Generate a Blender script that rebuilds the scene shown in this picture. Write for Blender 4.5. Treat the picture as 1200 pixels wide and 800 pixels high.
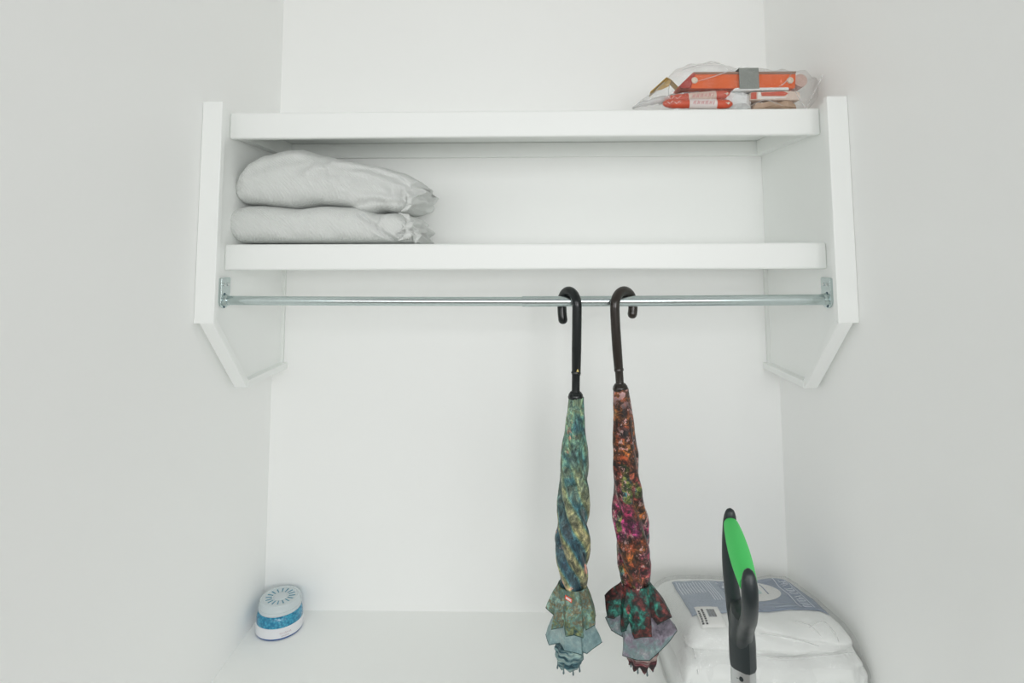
import bpy, bmesh, math, random
from mathutils import Vector, Matrix, noise
from mathutils.bvhtree import BVHTree
random.seed(7)
for o in list(bpy.data.objects): bpy.data.objects.remove(o)
S = bpy.context.scene
COL = S.collection
PI = math.pi

# ------------------------------------------------------------------ camera
F, PX, PY = 700.0, 600.0, 232.5
PIT, YAW, ROL = 0.0898, 0.0203, -0.003
CAM = Vector((0.0034, -1.384, 0.7845))
r0 = Vector((math.cos(YAW), math.sin(YAW), 0)); f0 = Vector((-math.sin(YAW), math.cos(YAW), 0)); u0 = Vector((0, 0, 1))
FWD = math.cos(PIT)*f0 + math.sin(PIT)*u0
UP1 = -math.sin(PIT)*f0 + math.cos(PIT)*u0
RGT = math.cos(ROL)*r0 + math.sin(ROL)*UP1
UPV = -math.sin(ROL)*r0 + math.cos(ROL)*UP1
cd = bpy.data.cameras.new('camera'); co = bpy.data.objects.new('camera', cd); COL.objects.link(co)
M = Matrix((RGT, UPV, -FWD)).transposed().to_4x4(); M.translation = CAM
co.matrix_world = M
cd.sensor_fit = 'HORIZONTAL'; cd.sensor_width = 36; cd.lens = F/1200*36
cd.shift_x = 0; cd.shift_y = (PY-400)/1200; cd.clip_start = 0.01
S.camera = co

# ------------------------------------------------------------------ light and exposure
wd = bpy.data.worlds.new('world'); S.world = wd; wd.use_nodes = True
bg = wd.node_tree.nodes['Background']; bg.inputs[0].default_value = (0.97, 1.0, 0.985, 1); bg.inputs[1].default_value = 0.33
def area(name, loc, target, sx, sy, power, col):
    l = bpy.data.lights.new(name, 'AREA'); l.shape = 'RECTANGLE'; l.size = sx; l.size_y = sy; l.energy = power; l.color = col
    o = bpy.data.objects.new(name, l); COL.objects.link(o); o.location = loc
    o.rotation_euler = (Vector(target)-Vector(loc)).to_track_quat('-Z', 'Y').to_euler()
area('wide_fill_light', (-0.05, -2.3, 1.0), (0.0, 0, 0.85), 6.0, 0.7, 46, (0.99, 1.0, 0.995))  # unseen strip, shaped wide and low to reach shelf interior and side walls
area('room_lamp_light', (0.55, -2.9, 0.86), (0.0, 0, 0.8), 0.5, 0.6, 9, (1.0, 0.995, 0.985))
try:
    S.cycles.max_bounces = 14; S.cycles.diffuse_bounces = 10; S.cycles.transparent_max_bounces = 20
except Exception: pass
vs = S.view_settings
vs.view_transform = 'Standard'; vs.look = 'None'; vs.gamma = 1.0; vs.use_curve_mapping = False; vs.exposure = -0.23

# ------------------------------------------------------------------ helpers
def ray(x, y): return (FWD + RGT*((x-PX)/F) + UPV*((PY-y)/F))
def U(x, y, Y):                       # pixel -> point on the upright plane y = Y
    d = ray(x, y); return CAM + d*((Y-CAM.y)/d.y)
def UX(x, y, X):
    d = ray(x, y); return CAM + d*((X-CAM.x)/d.x)
def UZ(x, y, Z=0.0):
    d = ray(x, y); return CAM + d*((Z-CAM.z)/d.z)

MATS = {}
def mat(name, col, rough=0.5, metal=0.0, spec=0.5, bump=0.0, bscale=40.0, var=0.0, alpha=None, trans=0.0, coat=0.0, ior=1.45, sheen=0.0):
    if name in MATS: return MATS[name]
    m = bpy.data.materials.new(name); m.use_nodes = True; nt = m.node_tree; b = nt.nodes['Principled BSDF']
    b.inputs['Base Color'].default_value = (*col, 1); b.inputs['Roughness'].default_value = rough
    b.inputs['Metallic'].default_value = metal; b.inputs['Specular IOR Level'].default_value = spec
    b.inputs['Transmission Weight'].default_value = trans; b.inputs['Coat Weight'].default_value = coat; b.inputs['IOR'].default_value = ior
    b.inputs['Sheen Weight'].default_value = sheen
    tc = nt.nodes.new('ShaderNodeTexCoord'); n = nt.nodes.new('ShaderNodeTexNoise')
    n.inputs['Scale'].default_value = bscale; n.inputs['Detail'].default_value = 5
    nt.links.new(tc.outputs['Object'], n.inputs['Vector'])
    if bump:
        bp = nt.nodes.new('ShaderNodeBump'); bp.inputs['Strength'].default_value = bump; bp.inputs['Distance'].default_value = 0.002
        nt.links.new(n.outputs['Fac'], bp.inputs['Height']); nt.links.new(bp.outputs[0], b.inputs['Normal'])
    if var:
        mx = nt.nodes.new('ShaderNodeMix'); mx.data_type = 'RGBA'
        mx.inputs[6].default_value = (*[max(0, c*(1-var)) for c in col], 1); mx.inputs[7].default_value = (*[min(1, c*(1+var)) for c in col], 1)
        nt.links.new(n.outputs['Fac'], mx.inputs[0]); nt.links.new(mx.outputs[2], b.inputs['Base Color'])
    MATS[name] = m; return m

def film(name, tint=(1, 1, 1), gloss=0.10, haze=0.05, rough=0.12, bscale=35.0, bdist=0.004):
    if name in MATS: return MATS[name]
    m = bpy.data.materials.new(name); m.use_nodes = True; nt = m.node_tree; nt.nodes.clear(); N = nt.nodes.new; L = nt.links.new
    out = N('ShaderNodeOutputMaterial'); tr = N('ShaderNodeBsdfTransparent'); tr.inputs[0].default_value = (*tint, 1)
    gl = N('ShaderNodeBsdfGlossy'); gl.inputs['Roughness'].default_value = rough
    df = N('ShaderNodeBsdfDiffuse'); df.inputs[0].default_value = (0.9, 0.9, 0.9, 1)
    tc = N('ShaderNodeTexCoord'); ns = N('ShaderNodeTexNoise'); ns.inputs['Scale'].default_value = bscale; ns.inputs['Detail'].default_value = 3; ns.inputs['Distortion'].default_value = 1.5
    bp = N('ShaderNodeBump'); bp.inputs['Strength'].default_value = 1.0; bp.inputs['Distance'].default_value = bdist
    L(tc.outputs['Object'], ns.inputs['Vector']); L(ns.outputs['Fac'], bp.inputs['Height']); L(bp.outputs[0], gl.inputs['Normal']); L(bp.outputs[0], df.inputs['Normal'])
    lw = N('ShaderNodeLayerWeight'); lw.inputs[0].default_value = 0.35
    mr = N('ShaderNodeMapRange'); mr.inputs[3].default_value = gloss*0.6; mr.inputs[4].default_value = min(1, gloss*5)
    L(lw.outputs['Facing'], mr.inputs[0])
    m1 = N('ShaderNodeMixShader'); m2 = N('ShaderNodeMixShader'); m1.inputs[0].default_value = haze
    L(tr.outputs[0], m1.inputs[1]); L(df.outputs[0], m1.inputs[2]); L(mr.outputs[0], m2.inputs[0]); L(m1.outputs[0], m2.inputs[1]); L(gl.outputs[0], m2.inputs[2])
    L(m2.outputs[0], out.inputs[0]); MATS[name] = m; return m

def mesh_obj(name, verts, faces, m, parent=None, smooth=False, origin=None):
    """verts are world points; the object's origin sits at origin (or its parent's place)"""
    o_ = Vector(origin) if origin is not None else (parent_origin(parent) if parent else Vector((0, 0, 0)))
    me = bpy.data.meshes.new(name); me.from_pydata([tuple(Vector(v)-o_) for v in verts], [], faces)
    bm = bmesh.new(); bm.from_mesh(me); bmesh.ops.recalc_face_normals(bm, faces=bm.faces); bm.to_mesh(me); bm.free()
    if smooth:
        for p in me.polygons: p.use_smooth = True
    me.materials.append(m)
    o = bpy.data.objects.new(name, me); COL.objects.link(o)
    if parent:
        o.parent = parent; o.location = o_ - parent_origin(parent)
    else: o.location = o_
    return o
def parent_origin(p):
    v = Vector(p.location)
    while p.parent: p = p.parent; v = v + Vector(p.location)
    return v
def thing(name, label, cat, loc, group=None):
    o = bpy.data.objects.new(name, None); COL.objects.link(o); o.location = loc; o.empty_display_size = 0.02
    return tag(o, label, cat, group)
def tag(o, label, cat, group=None):
    o['label'] = label; o['category'] = cat
    if group: o['group'] = group
    return o
def struct(o): o['kind'] = 'structure'; return o
def bevel(o, w, seg=2):
    b = o.modifiers.new('bevel', 'BEVEL'); b.width = w; b.segments = seg; b.limit_method = 'ANGLE'; b.angle_limit = 0.6
    return o
def solid(o, t, off=0):
    s = o.modifiers.new('solidify', 'SOLIDIFY'); s.thickness = t; s.offset = off; return o
def subsurf(o, l=1):
    s = o.modifiers.new('subsurf', 'SUBSURF'); s.levels = l; s.render_levels = l; return o
def box(name, a, b, m, parent=None, bev=0.0, origin=None):
    x0, y0, z0 = a; x1, y1, z1 = b
    v = [(x, y, z) for z in (z0, z1) for y in (y0, y1) for x in (x0, x1)]
    f = [(0, 1, 3, 2), (4, 6, 7, 5), (0, 4, 5, 1), (2, 3, 7, 6), (0, 2, 6, 4), (1, 5, 7, 3)]
    o = mesh_obj(name, v, f, m, parent, origin=origin)
    if bev: bevel(o, bev)
    return o
def prism(name, poly, axis, a, b, m, parent=None, bev=0.0, origin=None):
    """poly: list of 2-D points; axis 'x' -> points are (y,z), axis 'y' -> (x,z), axis 'z' -> (x,y)"""
    def P(p, t): return (t, p[0], p[1]) if axis == 'x' else ((p[0], t, p[1]) if axis == 'y' else (p[0], p[1], t))
    n = len(poly); v = [P(p, a) for p in poly]+[P(p, b) for p in poly]
    f = [tuple(range(n)), tuple(range(2*n-1, n-1, -1))]+[(i, (i+1) % n, n+(i+1) % n, n+i) for i in range(n)]
    o = mesh_obj(name, v, f, m, parent, origin=origin)
    if bev: bevel(o, bev)
    return o
def loft(rings, cap=True, closed=True):
    n = len(rings[0]); v = [p for r in rings for p in r]; f = []
    for i in range(len(rings)-1):
        for j in range(n if closed else n-1):
            k = (j+1) % n; f.append((i*n+j, i*n+k, (i+1)*n+k, (i+1)*n+j))
    if cap:
        f.append(tuple(range(n))); f.append(tuple(range((len(rings)-1)*n, len(rings)*n)))
    return v, f
def smooth_path(pts, k=6):
    out = []
    P = [Vector(p) for p in pts]
    for i in range(len(P)-1):
        a = P[max(0, i-1)]; b = P[i]; c = P[i+1]; d = P[min(len(P)-1, i+2)]
        for j in range(k):
            t = j/k; out.append(0.5*((2*b)+(c-a)*t+(2*a-5*b+4*c-d)*t*t+(3*b-a-3*c+d)*t**3))
    out.append(P[-1]); return out
def tube(pts, rad, n=14, flat=None, up=Vector((0, 0, 1))):
    """rad: number or list; flat: list of (ra, rb) using 'up' as the reference direction"""
    P = [Vector(p) for p in pts]; rings = []
    T = [(P[min(i+1, len(P)-1)]-P[max(i-1, 0)]).normalized() for i in range(len(P))]
    ref = Vector(up); a = (ref - T[0]*ref.dot(T[0]))
    if a.length < 1e-4: a = T[0].orthogonal()
    a.normalize()
    for i, p in enumerate(P):
        a = (a - T[i]*a.dot(T[i])).normalized(); b = T[i].cross(a)
        ra, rb = (flat[i] if flat else ((rad[i], rad[i]) if isinstance(rad, (list, tuple)) else (rad, rad)))
        rings.append([p + a*ra*math.cos(2*PI*j/n) + b*rb*math.sin(2*PI*j/n) for j in range(n)])
    return loft(rings)
def tube_obj(name, pts, rad, m, parent=None, n=14, **k):
    v, f = tube(pts, rad, n, **k); o = mesh_obj(name, v, f, m, parent, smooth=True)
    return autosm(o)
def autosm(o, ang=40):
    me = o.data; bm = bmesh.new(); bm.from_mesh(me)
    for e in bm.edges:
        if len(e.link_faces) == 2 and e.calc_face_angle(0) > math.radians(ang): e.smooth = False
    for f in bm.faces: f.smooth = True
    bm.to_mesh(me); bm.free(); return o
def lathe(name, c, prof, m, parent=None, n=48, axis=Vector((0, 0, 1))):
    """prof: (radius, height) along axis from c"""
    ax = Vector(axis).normalized(); a = ax.orthogonal().normalized(); b = ax.cross(a)
    rings = [[Vector(c)+ax*h+(a*math.cos(2*PI*j/n)+b*math.sin(2*PI*j/n))*max(r, 1e-5) for j in range(n)] for r, h in prof]
    v, f = loft(rings); return autosm(mesh_obj(name, v, f, m, parent), 35)
def interp(tab, x):
    if x <= tab[0][0]: return tab[0][1]
    for (a, b), (c, d) in zip(tab, tab[1:]):
        if x <= c:
            t = (x-a)/(c-a); t = t*t*(3-2*t)*0.5+t*0.5; return b+(d-b)*t
    return tab[-1][1]

# ------------------------------------------------------------------ materials
WALL = mat('wall_paint', (0.945, 0.95, 0.94), 0.55, spec=0.3, bump=0.06, bscale=220)
FLOORM = mat('floor_paint', (0.94, 0.95, 0.935), 0.4, spec=0.35, bump=0.02, bscale=60)
PAINT = mat('gloss_white_paint', (0.92, 0.935, 0.92), 0.38, spec=0.4, bump=0.03, bscale=90)
CAULK = mat('white_caulk', (0.85, 0.87, 0.85), 0.4)
ZINC = mat('zinc_plate', (0.62, 0.70, 0.70), 0.26, metal=1.0, bump=0.03, bscale=120, var=0.08)
SCREW = mat('steel_screw', (0.75, 0.78, 0.78), 0.2, metal=1.0)
DARKHOLE = mat('dark_blue_steel', (0.06, 0.12, 0.16), 0.4, metal=0.6)

# ------------------------------------------------------------------ the room shell
H = 0.575
T = 0.08; YF = -0.86; ZC = 2.25
struct(box('floor', (-H-T, YF-0.1, -0.06), (H+T, T, 0), FLOORM))
struct(box('floor_room_added', (-3.5, -5.5, -0.06), (3.5, YF-0.1, -0.001), mat('room_floor', (0.18, 0.155, 0.135), 0.5, bump=0.05, bscale=8, var=0.15)))  # out of view, added in a dark tone to dim the lower walls
struct(box('wall_back', (-H-T, 0, 0), (H+T, T, ZC), WALL))
struct(box('wall_left', (-H-T, YF, 0), (-H, 0, ZC), WALL))
struct(box('wall_right', (H, YF, 0), (H+T, 0, ZC), WALL))
struct(box('wall_front_left', (-3.2, YF-0.10, 0), (-H, YF, 2.45), WALL))
struct(box('wall_front_right', (H, YF-0.10, 0), (3.2, YF, 2.45), WALL))
struct(box('wall_header_added', (-H, YF-0.10, 1.7), (H, YF, 2.45), WALL))  # unseen, added to keep light off the upper back wall
struct(box('ceiling', (-H-T, YF, ZC), (H+T, T, ZC+0.06), WALL))

# ------------------------------------------------------------------ shelf unit
Dt, zt, zb, zbb, Db, tw, tp, th = 0.3386, 1.0574, 0.6621, 0.5225, 0.1986, 0.0363, 0.0204, 0.014
zTop1, zTop0 = U(615, 129.3, -0.28).z, U(615, 160, -0.28).z
zLow1, zLow0 = U(615, 285.2, -0.28).z, U(615, 315.8, -0.28).z
unit = tag(bpy.data.objects.new('wall_shelf', None), 'white painted two-tier wall shelf with angled side brackets', 'shelf')
COL.objects.link(unit); unit.location = (0, 0, zbb)
q = th/math.sqrt(2)
for s in (-1, 1):
    def X(d): return s*(H-d)
    e = 0.0005
    # side panel
    poly = [(-0.0005, zbb+th), (-Db+0.006, zbb+th), (-Dt+th, zb+0.006), (-Dt+th, zt-0.002), (-0.0005, zt-0.002)]
    p = prism('side_panel', poly, 'x', X(e), X(tp), PAINT, unit)
    # edging strips
    def strip(nm, pl, i, o2): 
        return prism(nm, pl, 'x', X(o2), X(i), PAINT, p, bev=0.0016)
    strip('front_trim', [(-Dt, zb), (-Dt+th, zb+0.006), (-Dt+th, zt), (-Dt, zt)], tw, e)
    strip('angled_trim', [(-Dt+0.001, zb), (-Db, zbb), (-Db+0.006, zbb+th), (-Dt+th, zb+0.006)], tw-0.001, 0.0105)
    strip('bottom_trim', [(-Db, zbb), (-0.0005, zbb), (-0.0005, zbb+th), (-Db+0.006, zbb+th)], tw, 0.0105)
    prism('caulk_bead', [(-0.008, zbb+th), (-0.0005, zbb+th), (-0.0005, zLow0-0.002), (-0.008, zLow0-0.002)], 'x', X(tp), X(tp+0.007), CAULK, p)
    cl = box('side_cleat', (min(X(tp), X(tp+0.017)), -0.262, U(615, 183.5, -0.018).z), (max(X(tp), X(tp+0.017)), -0.019, zTop1-0.0125), PAINT, unit, bev=0.0012)
xi = H-tp-0.0004
for nm, z1, z0 in (('upper_shelf', zTop1, zTop0), ('lower_shelf', zLow1, zLow0)):
    b = box(nm, (-xi, -0.262, z1-0.012), (xi, -0.0006, z1), PAINT, unit)
    bevel(box('shelf_nosing', (-xi, -0.28, z0), (xi, -0.262, z1), PAINT, b), 0.004, 3)
box('back_cleat', (-xi, -0.018, U(615, 183.5, -0.018).z), (xi, -0.0006, zTop1-0.0125), PAINT, unit, bev=0.0012)

# ------------------------------------------------------------------ closet rod
ZR, YR = 0.6975, -0.2763
rod = thing('closet_rod', 'zinc-plated telescoping closet rod on end flanges under lower shelf', 'closet rod', (0, YR, ZR))
def sag(x): return ZR-0.0028*(1-(x/0.555)**2)
xj = U(612, 352, YR).x
RB, RS = 0.0097, 0.0084
tube_obj('inner_tube', [(x, YR, sag(x)) for x in [-0.549+i*(xj+0.03+0.549)/14 for i in range(15)]], RS, ZINC, rod, n=28)
tube_obj('outer_tube', [(x, YR, sag(x)) for x in [xj+i*(0.549-xj)/14 for i in range(15)]], RB, ZINC, rod, n=28)
for s in (-1, 1):
    Xp = s*(H-tp); zA = U(263 if s < 0 else 967, 325, YR).z; zB = U(263 if s < 0 else 967, 361, YR).z
    # cupped plate: rounded lower end, raised rim
    w = 0.0185; pl = []
    for i in range(13):
        a = PI+PI*i/12; pl.append((YR+w*math.cos(a), zB+w*0.75+w*0.75*math.sin(a)))
    pl += [(YR+w, zA-0.003), (YR+w-0.003, zA), (YR-w+0.003, zA), (YR-w, zA-0.003)]
    fl = prism('end_flange', pl, 'x', Xp-s*0.0002, Xp-s*0.0035, ZINC, rod, bev=0.0008)
    box('flange_rim', (min(Xp, Xp-s*0.006), YR-w-0.0018, zB+w*0.6), (max(Xp, Xp-s*0.006), YR-w+0.0002, zA-0.001), ZINC, fl, bev=0.0006)
    for dy in (-0.0055, 0.0085):
        lathe('screw', (Xp-s*0.0035, YR+dy, zA-0.013), [(0, 0), (0.0034, 0), (0.003, 0.0016), (0.0014, 0.002), (0, 0.0012)], SCREW, fl, n=14, axis=(-s, 0, 0))
    for dz in (0.0105, -0.0105):
        lathe('screw_hole', (Xp-s*0.0034, YR-0.003, ZR+dz), [(0, 0), (0.0036, 0), (0.0036, 0.0006), (0, 0.0006)], DARKHOLE, fl, n=14, axis=(-s, 0, 0))
    v, f = tube([(Xp-s*t_, YR, ZR) for t_ in (0.003, 0.007, 0.010)], None, 24, flat=[(0.0118, 0.0118), (0.0108, 0.0108), (0.0100, 0.0100)])
    autosm(mesh_obj('socket', v, f, ZINC, fl))

# ------------------------------------------------------------------ umbrellas
def fabric(name, kind):
    m = bpy.data.materials.new(name); m.use_nodes = True; nt = m.node_tree; N = nt.nodes.new; L = nt.links.new; b = nt.nodes['Principled BSDF']
    b.inputs['Roughness'].default_value = 0.5; b.inputs['Sheen Weight'].default_value = 0.15
    tc = N('ShaderNodeTexCoord'); at = N('ShaderNodeAttribute'); at.attribute_name = 'fold'
    sep = N('ShaderNodeSeparateXYZ'); L(tc.outputs['Object'], sep.inputs[0])
    def nz(scale, det=6, rough=0.65, dist=0.0, sc=(1, 1, 1)):
        mp = N('ShaderNodeMapping'); mp.inputs['Scale'].default_value = sc; L(tc.outputs['Object'], mp.inputs[0])
        n = N('ShaderNodeTexNoise'); n.inputs['Scale'].default_value = scale; n.inputs['Detail'].default_value = det; n.inputs['Roughness'].default_value = rough; n.inputs['Distortion'].default_value = dist
        L(mp.outputs[0], n.inputs['Vector']); return n.outputs['Fac']
    def ramp(src, stops):
        r = N('ShaderNodeValToRGB'); L(src, r.inputs[0]); e = r.color_ramp.elements
        while len(e) < len(stops): e.new(0.5)
        for i, (p, c) in enumerate(stops): e[i].position = p; e[i].color = (*c, 1)
        return r.outputs[0]
    def mix(fac, a, c):
        x = N('ShaderNodeMix'); x.data_type = 'RGBA'
        if isinstance(fac, float): x.inputs[0].default_value = fac
        else: L(fac, x.inputs[0])
        L(a, x.inputs[6]); L(c, x.inputs[7]); return x.outputs[2]
    def rng(src, a, c, lo=0.0, hi=1.0):
        r = N('ShaderNodeMapRange'); L(src, r.inputs[0]); r.inputs[1].default_value = a; r.inputs[2].default_value = c; r.inputs[3].default_value = lo; r.inputs[4].default_value = hi; return r.outputs[0]
    def mul(a, c):
        x = N('ShaderNodeMath'); x.operation = 'MULTIPLY'; L(a, x.inputs[0]); L(c, x.inputs[1]); return x.outputs[0]
    z = sep.outputs[2]
    def shade(c, f):
        x = N('ShaderNodeMix'); x.data_type = 'RGBA'; x.blend_type = 'MULTIPLY'; x.inputs[0].default_value = 1.0
        L(c, x.inputs[6]); L(f, x.inputs[7]); return x.outputs[2]
    if kind == 'lily':
        hue = ramp(nz(42, 4, 0.6, 0.5), [(0.30, (0.035, 0.13, 0.16)), (0.42, (0.08, 0.21, 0.18)), (0.50, (0.13, 0.25, 0.18)), (0.57, (0.20, 0.26, 0.15)), (0.64, (0.14, 0.28, 0.22)), (0.72, (0.36, 0.38, 0.29))])
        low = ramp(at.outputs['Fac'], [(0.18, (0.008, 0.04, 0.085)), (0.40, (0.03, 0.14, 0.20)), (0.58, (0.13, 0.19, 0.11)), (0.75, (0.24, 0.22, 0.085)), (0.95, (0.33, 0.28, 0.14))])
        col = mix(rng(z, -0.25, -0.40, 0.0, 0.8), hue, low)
        col = mix(rng(nz(34, 4, 0.6, 0.3), 0.64, 0.68, 0.0, 0.8), col, ramp(nz(38, 3, 0.5), [(0.0, (0.45, 0.20, 0.14)), (1, (0.62, 0.34, 0.26))]))
        col = shade(col, ramp(nz(105, 6, 0.7, 0.5, (1, 1, 0.55)), [(0.34, (0.06, 0.08, 0.10)), (0.45, (0.50, 0.52, 0.52)), (0.53, (1.0, 1.0, 1.0)), (0.64, (2.7, 2.5, 2.3))]))
    else:
        base = ramp(nz(40, 4, 0.6, 0.4), [(0.34, (0.03, 0.012, 0.012)), (0.44, (0.16, 0.035, 0.010)), (0.52, (0.07, 0.03, 0.012)), (0.60, (0.26, 0.08, 0.015)), (0.70, (0.10, 0.06, 0.02))])
        mag = ramp(nz(40, 4, 0.6, 0.4), [(0.34, (0.04, 0.008, 0.02)), (0.44, (0.20, 0.012, 0.06)), (0.54, (0.09, 0.010, 0.03)), (0.62, (0.34, 0.04, 0.16)), (0.70, (0.12, 0.02, 0.05))])
        grn = ramp(nz(70, 4, 0.6), [(0.40, (0.05, 0.11, 0.02)), (0.52, (0.13, 0.17, 0.03)), (0.62, (0.02, 0.13, 0.14))])
        col = mix(mul(rng(z, -0.29, -0.38), rng(nz(22, 3, 0.5), 0.40, 0.52)), base, mag)
        col = mix(mul(rng(z, -0.24, -0.30), rng(nz(30, 3, 0.5, 0.3, (1, 1, 0.6)), 0.58, 0.63, 0.0, 0.85)), col, grn)
        col = shade(col, ramp(nz(95, 6, 0.72, 0.4), [(0.38, (0.03, 0.03, 0.04)), (0.47, (0.35, 0.35, 0.37)), (0.54, (1.2, 1.2, 1.2)), (0.63, (4.0, 3.4, 3.3))]))
        spk = ramp(nz(210, 3, 0.5), [(0.0, (0.75, 0.30, 0.22)), (0.5, (0.75, 0.42, 0.40)), (1.0, (0.25, 0.55, 0.50))])
        col = mix(mul(rng(nz(100, 5, 0.65), 0.57, 0.62, 0.0, 0.85), rng(nz(26, 2, 0.5), 0.36, 0.55)), col, spk)
        pink = ramp(nz(90, 3, 0.5), [(0.46, (0.05, 0.035, 0.025)), (0.52, (0.20, 0.06, 0.02)), (0.56, (0.72, 0.45, 0.46))])
        col = mix(rng(z, -0.205, -0.165, 0.0, 0.75), col, pink)
    L(col, b.inputs['Base Color'])
    bp = N('ShaderNodeBump'); bp.inputs['Strength'].default_value = 0.5; bp.inputs['Distance'].default_value = 0.002
    L(nz(90, 3, 0.5, 0.0, (1, 1, 0.35)), bp.inputs['Height']); L(bp.outputs[0], b.inputs['Normal'])
    return m
def cloth2(name, stops, scale=45, stretch=(1, 1, 1), rough=0.55, fine=0.7):
    m = bpy.data.materials.new(name); m.use_nodes = True; nt = m.node_tree; N = nt.nodes.new; L = nt.links.new; b = nt.nodes['Principled BSDF']
    b.inputs['Roughness'].default_value = rough
    tc = N('ShaderNodeTexCoord'); mp = N('ShaderNodeMapping'); mp.inputs['Scale'].default_value = stretch; L(tc.outputs['Object'], mp.inputs[0])
    def nz(sc, det):
        n = N('ShaderNodeTexNoise'); n.inputs['Scale'].default_value = sc; n.inputs['Detail'].default_value = det; n.inputs['Roughness'].default_value = 0.65; n.inputs['Distortion'].default_value = 0.3
        L(mp.outputs[0], n.inputs['Vector']); return n.outputs['Fac']
    def ramp(src, st):
        r = N('ShaderNodeValToRGB'); e = r.color_ramp.elements
        while len(e) < len(st): e.new(0.5)
        for i, (p, c) in enumerate(st): e[i].position = p; e[i].color = (*c, 1)
        L(src, r.inputs[0]); return r.outputs[0]
    x = N('ShaderNodeMix'); x.data_type = 'RGBA'; x.blend_type = 'MULTIPLY'; x.inputs[0].default_value = fine
    L(ramp(nz(scale, 5), stops), x.inputs[6]); L(ramp(nz(110, 6), [(0.36, (0.06, 0.06, 0.07)), (0.46, (0.5, 0.5, 0.5)), (0.54, (1.1, 1.1, 1.1)), (0.65, (2.8, 2.8, 2.6))]), x.inputs[7])
    L(x.outputs[2], b.inputs['Base Color']); return m
HBLACK = mat('black_lacquered_handle', (0.006, 0.009, 0.009), 0.30, coat=0.35, spec=0.35)
HBROWN = mat('dark_brown_handle', (0.022, 0.016, 0.012), 0.30, coat=0.4, spec=0.4)
RIBTIP = mat('rib_tip_grey', (0.12, 0.17, 0.18), 0.5)
GOLD = mat('gold_print', (0.75, 0.60, 0.22), 0.4, metal=0.5)
REDTAG = mat('red_woven_tag', (0.75, 0.10, 0.05), 0.6)
WHITETAG = mat('white_stitch', (0.85, 0.85, 0.83), 0.6)

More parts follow.
